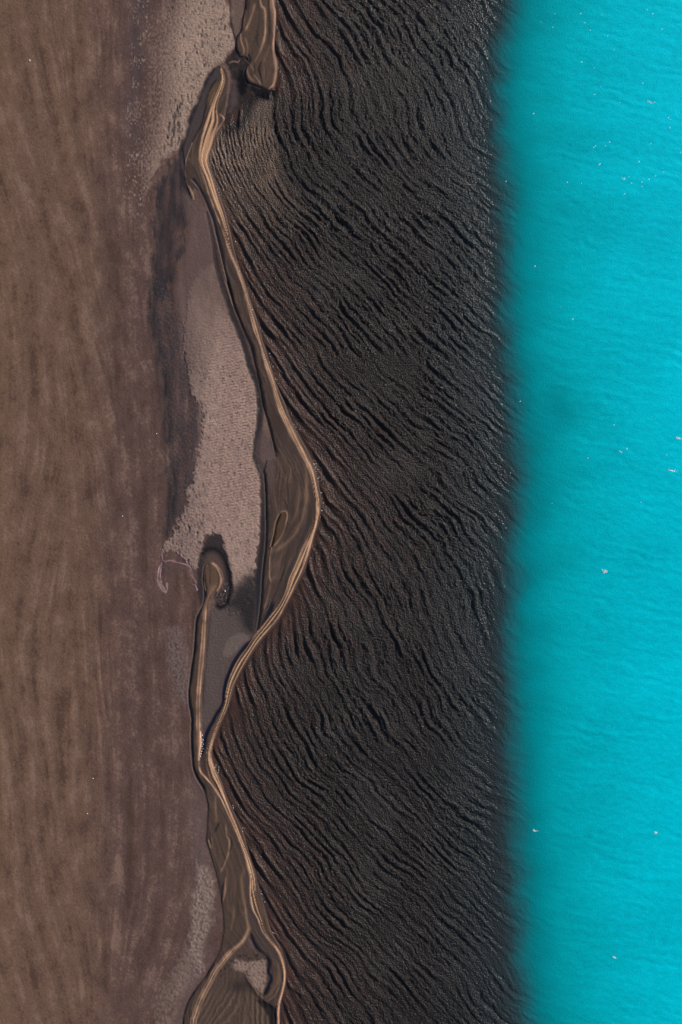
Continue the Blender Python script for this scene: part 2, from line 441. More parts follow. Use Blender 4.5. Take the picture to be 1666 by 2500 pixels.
    hol = sst(.22, .8, hol + .42 * fbm(X / 8, Y / 42, 77, 3) * sst(0, .3, hol))
    F.paint(hol * np.clip(.72 + .6 * fbm(X / 20, Y / 60, 69, 3), .25, .95), (46, 42, 45), rough=.5)
    F.H -= hol * 0.5
    reg[hol > .6] = 6
    hol2 = F.poly([(374, 700), (392, 690), (440, 760), (450, 820), (460, 890), (470, 950), (490, 1000), (490, 1060), (480, 1110), (470, 1180), (456, 1240), (436, 1272), (422, 1305), (406, 1322), (402, 1300), (414, 1240), (412, 1150), (406, 1060), (398, 960), (386, 880), (370, 800)], 20, 16, 34)
    hol2 = sst(.2, .8, hol2 + .45 * fbm(X / 9, Y / 40, 78, 3) * sst(0, .3, hol2))
    F.paint(hol2 * np.clip(.5 + .6 * fbm(X / 22, Y / 60, 68, 3), .2, .95), (56, 51, 54), rough=.5)
    F.H += hol2 * (-.4 + .45 * fbm(X / 5, Y / 7, 87, 3))
    F.paint(hol2 * sst(.2, .6, fbm(X / 4.5, Y / 6, 88, 2)) * 0.45, (92, 84, 82))
    core2, _, _ = F.dist([(368, 690), (372, 760), (384, 850), (398, 930), (408, 1010), (414, 1090), (418, 1170), (418, 1240), (412, 1300)], 40)
    F.paint(np.exp(-(core2 / 15) ** 2) * np.clip(.6 + .7 * fbm(X / 14, Y / 80, 66, 2), .1, .9), (36, 34, 37))
    F.H -= np.exp(-(core2 / 18) ** 2) * .4
    reg[hol2 > .6] = 6
    # purple shelf between
    pur = F.poly([(440, 480), (470, 470), (500, 500), (516, 545), (522, 620), (528, 660), (500, 700), (470, 760), (450, 800), (436, 780), (430, 700), (446, 640), (462, 560)], 14, 8, 40)
    F.paint(pur * 0.8, (92, 74, 70), rough=.7)
    F.H += pur * .5
    reg[pur > .6] = 2
    # ---- main rippled mud flat
    flat2 = F.poly([(470, 700), (505, 650), (528, 655), (538, 700), (549, 725), (558, 760), (571, 800), (583, 830), (592, 850), (598, 877), (603, 899), (616, 921), (625, 950), (628, 979), (627, 1017), (622, 1055), (619, 1106), (622, 1130), (632, 1146), (633, 1167), (634, 1200), (635, 1248), (632, 1296), (627, 1343), (622, 1391), (618, 1440), (600, 1480), (570, 1500), (556, 1480), (566, 1440), (560, 1390), (548, 1345), (540, 1312), (520, 1302), (500, 1310), (494, 1335), (487, 1366), (478, 1391), (462, 1375), (440, 1352), (423, 1343), (398, 1345), (401, 1328), (420, 1312), (436, 1273), (455, 1238), (458, 1200), (470, 1183), (479, 1135), (487, 1090), (494, 1042), (492, 991), (472, 966), (458, 900), (450, 820)], 8, 9, 16)
    flat2 = sst(.25, .75, flat2 + .8 * crust_n * sst(545, 490, X) * sst(0, .15, flat2) * sst(1, .85, flat2))
    tone = fbm(X / 60, Y / 120, 89, 3)
    low = sst(700, 960, Y)
    low = sst(650, 930, Y + 40 * fbm(X / 25, Y / 70, 117, 3) - .3 * (X - 540))
    flat2 = flat2 * (.12 + .88 * low)
    F.paint(flat2, (145, 120, 109), rough=.8)
    F.paint(flat2 * sst(-.1, .6, tone) * 0.45, (158, 133, 121))
    F.paint(flat2 * sst(.0, .45, fbm(X / 13, Y / 20, 118, 4)) * .45, (108, 90, 85))
    F.paint(flat2 * sst(530, 455, X + 25 * fbm(X / 20, Y / 30, 119, 3)) * .45, (98, 82, 79))
    F.paint(flat2 * sst(1380, 1490, Y + .25 * (X - 560)) * .85, (66, 60, 60))
    F.paint(flat2 * sst(540, 460, X - (Y - 800) * .02) * sst(1010, 860, Y) * 0.8, (96, 78, 73))
    rx = Y + 0.28 * (X - 540) + 3.2 * fbm(X / 22, Y / 16, 90, 3)
    r1 = np.sin(2 * np.pi * rx / 7.2 + 0.4 * np.sin(2 * np.pi * rx / 7.2))
    ra = sst(500, 560, X + 40 * fbm(X / 50, Y / 50, 91, 2)) * sst(740, 830, Y) * sst(1330, 1200, Y) * .75 + .35
    F.H += flat2 * (1.25 + 0.9 * r1 * ra + 0.5 * fbm(X / 6.5, Y / 4.0, 92, 2))
    lump = sst(500, 440, X - 20 * fbm(X / 30, Y / 30, 93, 2)) * sst(1150, 1230, Y)
    F.H += flat2 * lump * .8 * fbm(X / 5.5, Y / 8, 94, 3)
    reg[flat2 > .12] = 2
    # dips (feeding pits and scour marks) in both flats
    def pits(n, box, mask, rx_, ry_, dep, rgb, cm):
        x0, x1, y0, y1 = box
        k = 0; tries = 0
        while k < n and tries < n * 8:
            tries += 1
            cx, cy = rng.uniform(x0, x1), rng.uniform(y0, y1)
            i, j = np.searchsorted(F.xs, cx), np.searchsorted(F.ys, cy)
            if mask[min(j, mask.shape[0] - 1), min(i, mask.shape[1] - 1)] < .8:
                continue
            k += 1
            q = rng.uniform(.6, 1.5); a, b = rx_ * q, ry_ * q * rng.uniform(.7, 1.4)
            i0, i1 = np.searchsorted(F.xs, [cx - 3 * a, cx + 3 * a]); j0, j1 = np.searchsorted(F.ys, [cy - 3 * b, cy + 3 * b])
            sl = (slice(j0, j1), slice(i0, i1))
            g = np.exp(-(((F.X[sl] - cx) / a) ** 2 + ((F.Y[sl] - cy) / b) ** 2) ** 1.4)
            F.H[sl] -= dep * q * g
            F.C[sl] += (g * cm)[..., None] * (srgb(*rgb) - F.C[sl])
    pits(260, (345, 560, -60, 380), m, 1.7, 3.0, .6, (84, 70, 66), .75)
    pits(60, (330, 440, 240, 470), m, 1.9, 5.0, .6, (66, 57, 56), .8)
    pits(300, (430, 632, 880, 1400), flat2, 1.7, 2.2, .4, (86, 72, 67), .55)
    pits(80, (420, 500, 1180, 1345), flat2, 1.8, 3.2, .7, (80, 67, 63), .55)
    # grey rippled flat between hook and spit
    grey = F.poly([(545, 1470), (600, 1470), (628, 1430), (634, 1480), (626, 1540), (604, 1566), (578, 1598), (562, 1625), (546, 1664), (541, 1710), (522, 1742), (500, 1780), (490, 1790), (492, 1720), (500, 1640), (508, 1560), (516, 1490)], 5, 3, 20)
    F.paint(grey * .8, (84, 73, 70), rough=.6)
    F.H += grey * (.4 + .28 * np.sin(2 * np.pi * (Y + .45 * X + 3 * fbm(X / 18, Y / 18, 95, 2)) / 6.6) + .2 * fbm(X / 5, Y / 5, 96, 2))
    drk = F.poly([(590, 1420), (626, 1400), (634, 1450), (630, 1510), (622, 1545), (598, 1540), (584, 1500), (560, 1470)], 16, 6, 25)
    F.paint(drk * .85, (34, 32, 35), rough=.4)
    reg[grey > .5] = 3
    # pale triangle at its foot
    tri = F.poly([(585, 1545), (610, 1556), (592, 1572), (566, 1600), (545, 1600), (556, 1565)], 4, 3, 12)
    F.paint(tri * .5, (112, 97, 90))
    # dark channel between the main flat and the spit
    ch = [(505, 520), (514, 560), (522, 600), (527, 640), (540, 690), (556, 735), (570, 776), (586, 812), (602, 862), (612, 900), (626, 935), (634, 985), (634, 1030), (628, 1070), (624, 1115), (634, 1140), (641, 1170), (643, 1220), (643, 1290), (640, 1340), (634, 1390), (631, 1440), (632, 1490), (628, 1535)]
    D, Sg, T = F.dist(ch, 40)
    wch = np.interp(T, [0, .1, .25, .45, .56, .62, .66, .75, .9, 1], [3, 6, 8, 8, 9, 10, 7, 9, 9, 6])
    g = np.exp(-(D / wch) ** 4)
    F.paint(g * np.interp(T, [0, .12, .3, 1], [.5, .7, .9, .95]), (40, 39, 43), rough=.3, grain=.5)
    F.H -= g * 0.9
    reg[(g > .5) & (D < 1e5)] = 4
    # crumbly patches
    def crumb(pts, fe, rgb, hh, sc=7.5, jit=8, cm=.8):
        mk = F.poly(pts, fe, jit, 18)
        n = fbm((X + .45 * Y) / sc, (Y - .45 * X) / (sc * 1.5), 97, 3)
        F.H += mk * (hh * .5 + hh * n)
        F.paint(mk * cm * (.7 + .3 * sst(-.3, .3, n)), rgb, rough=.8)
        F.paint(mk * cm * .7 * sst(.12, .5, -n), (64, 55, 54))
        return mk
    mk = crumb([(408, 1540), (432, 1528), (448, 1570), (458, 1620), (461, 1680), (457, 1722), (440, 1718), (428, 1668), (412, 1620)], 7, (104, 88, 84), .8, 6)
    reg[mk > .5] = 5
    mk = crumb([(487, 2122), (513, 2126), (524, 2177), (517, 2222), (506, 2275), (492, 2322), (497, 2356), (488, 2376), (470, 2350), (462, 2310), (466, 2264), (468, 2222), (476, 2170)], 8, (138, 116, 105), 1.3, 6.5)
    reg[mk > .5] = 5
    mk = crumb([(470, 2320), (490, 2340), (494, 2368), (476, 2392), (452, 2417), (430, 2446), (416, 2470), (414, 2700), (376, 2700), (380, 2442), (409, 2384), (436, 2343), (452, 2300)], 12, (120, 99, 91), .8, 7, 18, .6)
    reg[mk > .5] = 5
    pale, _, _ = F.dist([(470, 1905), (474, 1950), (474, 2000), (472, 2060), (482, 2110), (490, 2150)], 30)
    F.paint(np.exp(-(pale / 6) ** 2) * .6 * sst(-.1, .5, crust_n + cl), (138, 118, 110))
    F.paint(np.exp(-((X - np.interp(Y, [1850, 2000, 2200, 2400, 2600], [480, 486, 500, 470, 420])) / 26) ** 2) * sst(1850, 2000, Y) * .3, (108, 94, 92))

    # ---- dark mixing gap between upper bar and spit
    gap = F.poly([(574, 118), (566, 130), (550, 146), (552, 160), (562, 172), (566, 200), (560, 230), (554, 262), (548, 292), (570, 300), (600, 262), (616, 236), (606, 204), (600, 182), (606, 152), (600, 142), (588, 138)], 4, 4, 12)
    F.paint(gap * .92, (38, 34, 35), rough=.35)
    F.H -= gap * .6
    F.paint(gap * sst(-.05, .4, fbm(X / 9, Y / 16, 98, 3)) * .5, (66, 57, 57))
    blk = F.poly([(586, 172), (598, 186), (606, 206), (598, 228), (584, 234), (580, 208)], 6, 4, 10)
    F.paint(blk * .9, (17, 16, 18))
    lil = F.poly([(570, 196), (578, 210), (582, 240), (574, 262), (560, 276), (562, 240)], 7, 4, 14)
    F.paint(lil * .7, (82, 68, 68))
    reg[gap > .5] = 4
    gap_paint(F)

    # ================= the bars and spits themselves
    FLATC = (69, 55, 50)
    # upper bar
    ub = [(600, -200), (600, 0), (592, 48), (589, 73), (578, 92), (577, 124), (588, 138), (600, 140), (607, 150), (598, 182), (606, 202), (620, 208), (638, 216), (654, 223), (668, 220), (678, 205), (682, 179), (682, 153), (676, 121), (677, 80), (680, 32), (678, 0), (678, -200)]
    ubm = F.poly(ub, 1.8)
    F.H += ubm * 2.0
    F.paint(ubm, (76, 60, 52), rough=.75)
    F.paint(ubm * sst(0, .6, fbm(X / 10, Y / 50, 101, 3)) * .5, (60, 48, 43))
    F.paint(ubm * sst(0, .6, fbm(X / 14, Y / 60, 102, 3)) * .4, (92, 73, 61))
    reg[ubm > .5] = 7
    # narrow tongue west of it
    tg = F.poly([(552, -200), (592, -200), (592, 10), (586, 50), (580, 84), (574, 92), (566, 60), (562, 20)], 3)
    F.paint(tg * .85, (98, 80, 72)); F.H += tg * .5
    F.ridge([(560, -60), (562, 20), (565, 60), (573, 92), (576, 122)], 2.2, -1.0, (42, 38, 40), .8, 2.4)
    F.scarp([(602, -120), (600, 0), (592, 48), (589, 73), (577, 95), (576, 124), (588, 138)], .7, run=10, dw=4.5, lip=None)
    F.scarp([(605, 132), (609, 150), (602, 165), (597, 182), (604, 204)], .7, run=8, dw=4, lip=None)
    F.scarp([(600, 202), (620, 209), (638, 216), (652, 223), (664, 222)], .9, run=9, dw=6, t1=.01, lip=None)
    F.ridge([(638, 152), (632, 170), (637, 190), (638, 205)], 2.6, -1.8, (30, 27, 30), .9, 3)
    TAN, HI = (176, 136, 107), (208, 166, 132)
    gb = F.ridge([(662, -150), (666, 0), (671, 32), (671, 80), (667, 124), (672, 153), (673, 179), (668, 207), (654, 221)], 4.0, 2.6, TAN, .85, 4.0, t1=.02)
    reg[gb > .3] = 12
    F.ridge([(656, -150), (660, 0), (668, 40), (670, 90)], 4, 1.2, (150, 118, 84), .7, 5, t1=.2)
    F.ridge([(630, -150), (635, 0), (646, 25), (648, 58), (646, 92), (638, 121), (628, 143), (616, 160), (606, 178)], 3.0, 2.0, (158, 124, 88), .85, 3.2, t1=.25)
    F.ridge([(624, 5), (620, 22), (613, 45), (604, 66), (597, 80)], 2.8, 1.7, (150, 118, 80), .8, 3, t0=.2, t1=.15)
    F.ridge([(588, 85), (590, 105), (596, 122), (595, 132)], 1.8, 1.5, (150, 122, 92), .8, 2)
    F.ridge([(599, 95), (604, 112), (604, 140)], 1.8, 1.0, (132, 106, 80), .6, 2, t1=.3)
    F.ridge([(632, 80), (627, 100), (632, 120)], 1.8, -1.2, (44, 38, 36), .6, 2, t0=.2, t1=.3)
    F.ridge([(662, 105), (655, 125), (645, 150), (641, 165)], 2.2, .9, (126, 102, 74), .5, 3, t0=.3, t1=.3)
    for q in range(5):
        F.ridge([(660 - 4 * q, 120 + 8 * q), (662 - 5 * q, 160 + 4 * q), (655 - 5 * q, 190 + 3 * q), (643 - 3 * q, 210)], 1.4, .5, (112, 90, 68), .35, 1.6, t0=.3, t1=.3)

    # dark folds between the ridges of the bar and loose strands across the gap
    for pts, w_, cc in (([(655, -120), (656, 20), (658, 70), (655, 105), (646, 135)], 3.2, (48, 40, 37)), ([(628, -100), (632, 30), (630, 70), (620, 110), (612, 140)], 3.0, (52, 43, 39)),
                        ([(610, -60), (606, 40), (600, 66)], 2.4, (46, 38, 36)), ([(646, 150), (650, 180), (646, 205)], 2.0, (56, 46, 42)), ([(618, 120), (616, 140), (622, 165), (622, 190)], 2.0, (50, 42, 39))):
        F.ridge(pts, w_, -.8, cc, .75, w_, t0=.1, t1=.25)
    for pts in ([(596, 128), (600, 146), (612, 160), (622, 178)], [(608, 158), (604, 172), (610, 190), (624, 204)], [(588, 140), (582, 152), (570, 150), (556, 156)], [(618, 182), (630, 196), (640, 212)], [(600, 20), (597, 50), (594, 74)]):
        F.ridge(pts, 1.6, .9, (138, 110, 88), .6, 1.6, t0=.2, t1=.2)
    # main spit platform: from the tip at (540,165) to the bottom edge
    left_up = [(526, 167), (506, 200), (490, 240), (468, 288), (461, 320), (446, 362), (452, 400), (452, 430), (458, 457), (467, 478), (478, 458), (487, 463), (505, 499), (521, 540), (529, 572), (539, 614), (550, 661), (562, 712), (573, 751), (592, 800), (612, 848), (622, 889), (635, 943), (643, 991), (654, 1030), (665, 1074), (671, 1100), (676, 1116), (652, 1124), (646, 1150), (650, 1200), (651, 1248), (651, 1296), (649, 1337), (642, 1398), (639, 1455), (634, 1503), (626, 1548), (605, 1572), (581, 1602), (567, 1627), (552, 1665), (547, 1692), (546, 1718), (532, 1740), (522, 1759), (507, 1788), (499, 1817), (493, 1845), (488, 1862)]
    left_dn = [(484, 1884), (488, 1904), (500, 1925), (505, 1946), (509, 1964), (508, 2010), (505, 2053), (517, 2091), (529, 2130), (538, 2171), (546, 2225), (548, 2270), (541, 2310), (532, 2335), (519, 2358), (504, 2384), (484, 2409), (463, 2442), (453, 2470), (449, 2500), (446, 2700)]
    right = [(p[0] + 3, p[1]) for p in SHORE[15:-1]]
    body = left_up + left_dn + right[::-1] + [(552, 262), (556, 230), (560, 200), (558, 178), (548, 164), (536, 160)]
    bm = F.poly(body, 2.2, smooth=False)
    F.H += bm * (2.0 - F.H * 0.55)
    fl = fbm(X / 14, Y / 90, 103, 3)
    F.paint(bm, FLATC, rough=.72, grain=.6)
    F.paint(bm * sst(0, .6, fl) * .35, (84, 67, 57))
    F.paint(bm * sst(0, .6, -fl) * .35, (60, 48, 44))
    reg[bm > .5] = 8
    fx = (X - np.interp(Y, [p[1] for p in CREST_L], [p[0] for p in CREST_L]))
    fold = fbm(fx / 7 + .8 * fbm(X / 30, Y / 60, 115, 2), Y / 120, 116, 3)
    F.H += bm * .35 * fold
    F.paint(bm * sst(.05, .45, fold) * .5, (92, 74, 63))
    F.paint(bm * sst(.05, .45, -fold) * .5, (54, 43, 40))
    # wet purple wedge and grey skirt
    F.paint(F.poly([(640, 1050), (662, 1078), (676, 1118), (664, 1180), (650, 1260), (642, 1200), (634, 1140), (624, 1105)], 8, 3, 20) * .8, (84, 69, 66))
    sk = F.poly([(526, 168), (506, 200), (490, 240), (468, 288), (461, 320), (444, 362), (443, 400), (452, 404), (462, 372), (472, 340), (490, 308), (500, 270), (506, 235), (524, 200), (540, 190), (544, 170)], 2.5)
    F.paint(sk * .9, (64, 56, 56), rough=.6); F.H -= sk * .7
    # runnels and banks on the lagoon side, bank shade included in their dark colours
    F.ridge([(532, 190), (512, 222), (502, 262), (494, 300), (476, 336), (464, 362)], 1.8, -1.5, (30, 28, 32), .85, 2.0, t0=.05)
    F.ridge([(522, 170), (504, 198), (487, 240), (465, 288), (457, 322), (442, 362), (440, 400), (445, 440), (456, 466), (468, 484)], 4.5, -1.1, (36, 36, 41), .85, 4.5)
    F.ridge([(470, 350), (462, 372), (455, 392), (452, 420), (455, 444), (463, 462), (471, 482)], 1.8, 1.6, (176, 142, 112), .8, 1.7, t1=.1)
    F.ridge([(462, 455), (470, 470), (473, 486)], 1.8, 1.4, (176, 142, 112), .7, 1.7)
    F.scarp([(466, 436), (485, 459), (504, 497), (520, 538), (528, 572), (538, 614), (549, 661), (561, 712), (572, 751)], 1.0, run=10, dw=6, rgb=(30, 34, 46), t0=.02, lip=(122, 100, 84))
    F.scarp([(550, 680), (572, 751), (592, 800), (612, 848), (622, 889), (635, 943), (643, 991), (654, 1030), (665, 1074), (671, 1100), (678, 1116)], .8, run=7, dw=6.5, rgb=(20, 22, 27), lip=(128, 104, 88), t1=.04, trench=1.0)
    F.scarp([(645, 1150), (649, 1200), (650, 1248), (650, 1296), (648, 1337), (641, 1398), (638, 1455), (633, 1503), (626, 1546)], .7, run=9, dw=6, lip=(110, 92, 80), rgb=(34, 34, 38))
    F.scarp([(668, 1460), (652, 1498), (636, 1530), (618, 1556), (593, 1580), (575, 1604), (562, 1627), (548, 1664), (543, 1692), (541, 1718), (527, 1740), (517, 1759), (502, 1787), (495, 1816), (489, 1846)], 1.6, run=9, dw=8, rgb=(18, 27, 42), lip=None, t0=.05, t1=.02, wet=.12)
    # inner lines on the wide shoulder
    F.ridge([(746, 1130), (748, 1200), (747, 1226), (738, 1264), (725, 1296), (704, 1321), (684, 1338), (664, 1352)], 4.5, 1.2, (118, 94, 68), .75, 4.5, t0=.3, t1=.1)
    F.ridge([(728, 1160), (730, 1210), (722, 1255), (705, 1295)], 3.5, .7, (104, 84, 64), .6, 4, t0=.3, t1=.3)
    F.ridge([(758, 1230), (752, 1270), (740, 1310), (722, 1350), (704, 1400), (686, 1450), (670, 1482)], 5, -1.1, (54, 48, 46), .7, 5.5, t0=.15, t1=.1)
    lp = F.poly([(684, 1256), (698, 1249), (703, 1260), (699, 1276), (690, 1304), (676, 1328), (664, 1338), (668, 1306), (675, 1275)], 2.5)
    F.paint(lp * .7, (74, 56, 42)); F.H += lp * .3
    F.ridge([(686, 1250), (697, 1248), (702, 1257), (699, 1275), (691, 1302), (678, 1322), (664, 1338)], 2.2, 1.0, (136, 106, 82), .75, 2.2, t1=.1)
    F.ridge([(690, 1216), (698, 1232), (700, 1246)], 1.5, -1.0, (46, 40, 38), .7, 1.6, t0=.3)
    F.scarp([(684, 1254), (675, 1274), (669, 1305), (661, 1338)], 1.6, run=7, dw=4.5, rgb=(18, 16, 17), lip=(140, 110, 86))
    F.ridge([(664, 1337), (659, 1366), (658, 1404), (663, 1424)], 1.8, 1.3, (150, 120, 94), .75, 1.8, t1=.1)
    F.ridge([(660, 1338), (655, 1366), (654, 1398)], 1.4, -1.1, (34, 30, 31), .8, 1.6, t1=.2)
    F.ridge([(662, 1424), (656, 1450), (648, 1478), (644, 1498)], 1.5, .9, (142, 115, 92), .6, 1.5, t0=.2, t1=.2)
    F.ridge([(707, 1326), (699, 1359), (689, 1404), (670, 1455), (657, 1487), (637, 1528)], 1.7, -1.3, (38, 34, 35), .8, 1.8, t0=.15)
    for q in range(4):
        F.ridge([(690 - 6 * q, 1335 + 6 * q), (684 - 5 * q, 1380 + 5 * q), (676 - 5 * q, 1430 + 2 * q)], 1.4, .5, (104, 85, 70), .5, 1.7, t0=.3, t1=.3)
    for (xa, ya, xb_, yb) in ((686, 1120, 680, 1215), (700, 1150, 690, 1200), (712, 1130, 700, 1190), (744, 1100, 746, 1180), (680, 1120, 672, 1190)):
        F.ridge([(xa, ya), ((xa + xb_) / 2 + 3, (ya + yb) / 2), (xb_, yb)], 1.6, .7, (106, 85, 68), .5, 2, t0=.3, t1=.3)
    # lower shoulder
    F.paint(F.poly([(520, 1940), (550, 1990), (572, 2050), (592, 2110), (600, 2180), (590, 2260), (560, 2310), (545, 2240), (538, 2160), (520, 2080), (512, 2000)], 10, 5, 30) * .65, (77, 61, 53))
    F.ridge([(525, 1938), (527, 1975), (528, 2010)], 2.6, 1.0, (118, 94, 74), .7, 3, t0=.2, t1=.1)
    F.ridge([(536, 2008), (530, 2018), (526, 2028)], 2.0, -1.6, (32, 29, 30), .8, 2.0)
    F.ridge([(551, 2006), (554, 2040), (560, 2052), (559, 2079), (549, 2108), (538, 2132)], 2.8, 1.5, (140, 112, 86), .8, 2.6, t0=.1, t1=.1)
    F.ridge([(563, 2044), (565, 2060), (561, 2078)], 2.2, -1.4, (44, 38, 36), .7, 2.5)
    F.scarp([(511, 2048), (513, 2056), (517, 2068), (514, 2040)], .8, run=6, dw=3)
    F.ridge([(552, 2138), (549, 2177), (544, 2206)], 2.6, 1.4, (136, 108, 82), .8, 2.4, t0=.1, t1=.2)
    F.ridge([(546, 2150), (542, 2178), (541, 2205)], 2.0, -1.5, (34, 30, 31), .8, 2.2, t0=.15)
    F.ridge([(597, 2110), (590, 2146), (592, 2177), (601, 2228), (608, 2267)], 3.6, 1.1, (120, 96, 72), .7, 4, t0=.2)
    F.ridge([(585, 2120), (580, 2170), (578, 2220), (566, 2280), (548, 2330)], 5, -.7, (64, 52, 44), .6, 6, t0=.2, t1=.2)
    F.ridge([(572, 2200), (570, 2240), (562, 2280)], 3, .7, (110, 88, 66), .5, 3, t0=.3, t1=.2)
    F.ridge([(503, 1936), (509, 1964), (510, 2000)], 1.3, -.9, (44, 40, 41), .6, 1.4, t1=.3)
    F.ridge([(495, 2030), (510, 2066), (524, 2100), (534, 2130), (540, 2175), (543, 2224)], 1.8, -.9, (50, 46, 50), .6, 2.2, t0=.1, t1=.2)
    F.ridge([(524, 2225), (532, 2255), (538, 2270)], 1.4, -.7, (50, 44, 46), .5, 1.6, t0=.3)
    for q in range(7):
        x0_ = 514 + 9 * q
        F.ridge([(x0_, 2030 + 14 * q), (x0_ + 6, 2080 + 12 * q), (x0_ + 5, 2130 + 10 * q)], 1.5, .45 * (-1) ** q, (100, 81, 66) if q % 2 == 0 else (68, 56, 50), .45, 1.8, t0=.3, t1=.3)
    # the pool and bar near the bottom edge
    inlet = F.poly([(604, 2284), (616, 2296), (628, 2316), (650, 2334), (655, 2352), (654, 2376), (660, 2386), (655, 2402), (644, 2430), (640, 2440), (662, 2456), (676, 2478), (676, 2700), (480, 2700), (480, 2490), (496, 2444), (514, 2408), (528, 2378), (548, 2352), (572, 2326), (592, 2304)], 3)
    F.paint(inlet * .9, (76, 61, 54), rough=.65); F.H -= inlet * 1.1
    fanw = (X + .55 * (Y - 2400) * sst(620, 520, X)) + 3 * fbm(X / 20, Y / 30, 105, 2)
    fs = sst(2396, 2440, Y) * inlet
    F.H += fs * .45 * np.sin(2 * np.pi * fanw / 12.5 + .7 * np.sin(fanw / 9)) + inlet * .2 * fbm(X / 6, Y / 8, 106, 2)
    F.paint(fs * .5 * sst(0, 1, np.sin(2 * np.pi * fanw / 12.5)), (104, 84, 70))
    F.paint(inlet * sst(470, 560, X - .7 * (2440 - Y)) * 0 + inlet * np.exp(-(((X - 585) / 22) ** 2 + ((Y - 2408) / 16) ** 2)) * .8, (44, 39, 39))
    lpz = F.poly([(574, 2343), (606, 2348), (644, 2342), (650, 2366), (650, 2390), (640, 2424), (624, 2410), (606, 2388), (596, 2374), (570, 2364)], 3.5, 3, 10)
    F.paint(lpz * .9, (132, 110, 99)); F.H += lpz * (.5 + .6 * fbm(X / 5, Y / 5, 109, 2))
    F.paint(lpz * sst(.1, .5, fbm(X / 10, Y / 9, 110, 3)) * .6, (82, 66, 61))
    mot = sst(.05, .4, fbm(X / 8, Y / 8, 107, 3))
    arc, _, _ = F.dist([(540, 2376), (556, 2362), (578, 2342), (600, 2335), (624, 2336), (640, 2340)], 30)
    F.paint(np.exp(-(arc / 10) ** 2) * .85 * mot, (36, 32, 33))
    F.paint(np.exp(-(((X - 606) / 12) ** 2 + ((Y - 2374) / 14) ** 2)) * .7 * mot, (56, 46, 44))
    F.ridge([(606, 2286), (612, 2300), (618, 2315), (626, 2325)], 3, .9, (138, 122, 116), .6, 3)
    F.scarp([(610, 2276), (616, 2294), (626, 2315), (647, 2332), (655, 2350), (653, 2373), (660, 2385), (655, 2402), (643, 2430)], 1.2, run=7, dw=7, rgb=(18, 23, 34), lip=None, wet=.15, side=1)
    F.ridge([(595, 2379), (606, 2400), (622, 2424), (640, 2446), (664, 2462)], 6, -1.5, (30, 26, 27), .92, 6.5, t0=.12)
    F.ridge([(600, 2381), (609, 2396), (622, 2412), (628, 2424), (642, 2436)], 1.7, 2.0, (150, 122, 98), .75, 1.7, t0=.1)
    d3 = F.poly([(628, 2444), (642, 2444), (668, 2458), (674, 2474), (680, 2496), (672, 2520), (662, 2520), (652, 2476)], 4, 2, 10)
    F.paint(d3 * .9, (28, 25, 26)); F.H -= d3 * .9
    for off, hh, cc in ((0, 2.4, (182, 144, 108)), (-6, 1.5, (140, 110, 82)), (6.5, 1.4, (128, 101, 76))):
        F.ridge([(606 + off * .3, 2262), (600 + off * .5, 2284), (588 + off * .7, 2302), (567 + off, 2320), (546 + off, 2343), (527 + off, 2368), (512 + off, 2396), (496 + off, 2427), (484 + off, 2455), (476 + off, 2481), (472 + off, 2500), (468 + off, 2640)], 2.4, hh, cc, .85, 2.4, t0=.03)
    F.ridge([(531, 2335), (518, 2358), (503, 2384), (483, 2409), (462, 2442), (452, 2470), (447, 2500), (444, 2640)], 2.2, -1.5, (30, 28, 32), .9, 2.2, t0=.03)
    F.ridge([(668, 2330), (680, 2360), (680, 2390), (664, 2420), (644, 2446)], 4, .7, (112, 90, 70), .5, 5, t0=.2, t1=.2)
    F.ridge([(684, 2405), (672, 2428), (656, 2442), (646, 2446)], 1.5, .9, (136, 110, 88), .6, 1.6, t0=.2, t1=.2)
    F.ridge([(598, 2200), (600, 2230), (604, 2262), (606, 2280)], 2.2, 1.0, (126, 100, 76), .6, 2.2, t0=.2)
    F.paint(F.poly([(604, 2196), (618, 2222), (636, 2258), (656, 2294), (672, 2322), (676, 2350), (664, 2340), (640, 2322), (620, 2280), (608, 2240)], 5) * .75, (70, 58, 55))

    # the hook
    halo = F.poly([(484, 1376), (490, 1350), (500, 1326), (512, 1308), (534, 1304), (546, 1324), (554, 1352), (564, 1390), (566, 1430), (560, 1466), (544, 1486), (530, 1484), (524, 1462), (520, 1450), (506, 1470), (498, 1490), (486, 1470), (482, 1420)], 5, 3, 14)
    F.paint(halo * .85, (46, 42, 44), rough=.45); F.H -= halo * .5
    F.paint(F.poly([(500, 1400), (500, 1370), (510, 1352), (528, 1352), (544, 1376), (550, 1410), (546, 1436), (530, 1446), (512, 1440)], 8) * .6, (92, 73, 66))
    rim2, _, _ = F.dist([(494, 1352), (508, 1340), (530, 1342), (548, 1362), (560, 1400), (563, 1440), (555, 1470), (540, 1483), (530, 1478)], 24)
    F.paint(np.exp(-(rim2 / 6) ** 2) * .85, (24, 23, 26))
    lace = F.poly([(524, 1444), (540, 1436), (554, 1418), (558, 1440), (554, 1468), (540, 1478), (530, 1466)], 3)
    ln = fbm((X + Y * .6) / 4.2, (Y - X * .6) / 9, 108, 2)
    F.H += lace * 1.1 * ln; F.paint(lace * sst(.05, .4, ln) * .7, (104, 86, 82))
    hk = [(509, 1375), (500, 1388), (497, 1417), (500, 1442), (498, 1471), (482, 1509), (479, 1535), (477, 1567), (474, 1600), (469, 1630), (463, 1684), (463, 1716), (469, 1754), (469, 1805), (471, 1843), (475, 1878), (486, 1900), (492, 1880), (488, 1862), (491, 1835), (493, 1815), (491, 1780), (492, 1722), (494, 1671), (500, 1614), (506, 1551), (510, 1503), (512, 1470), (524, 1448), (541, 1432), (545, 1415), (541, 1396), (530, 1380), (518, 1372)]
    hm = F.poly(hk, 2.0)
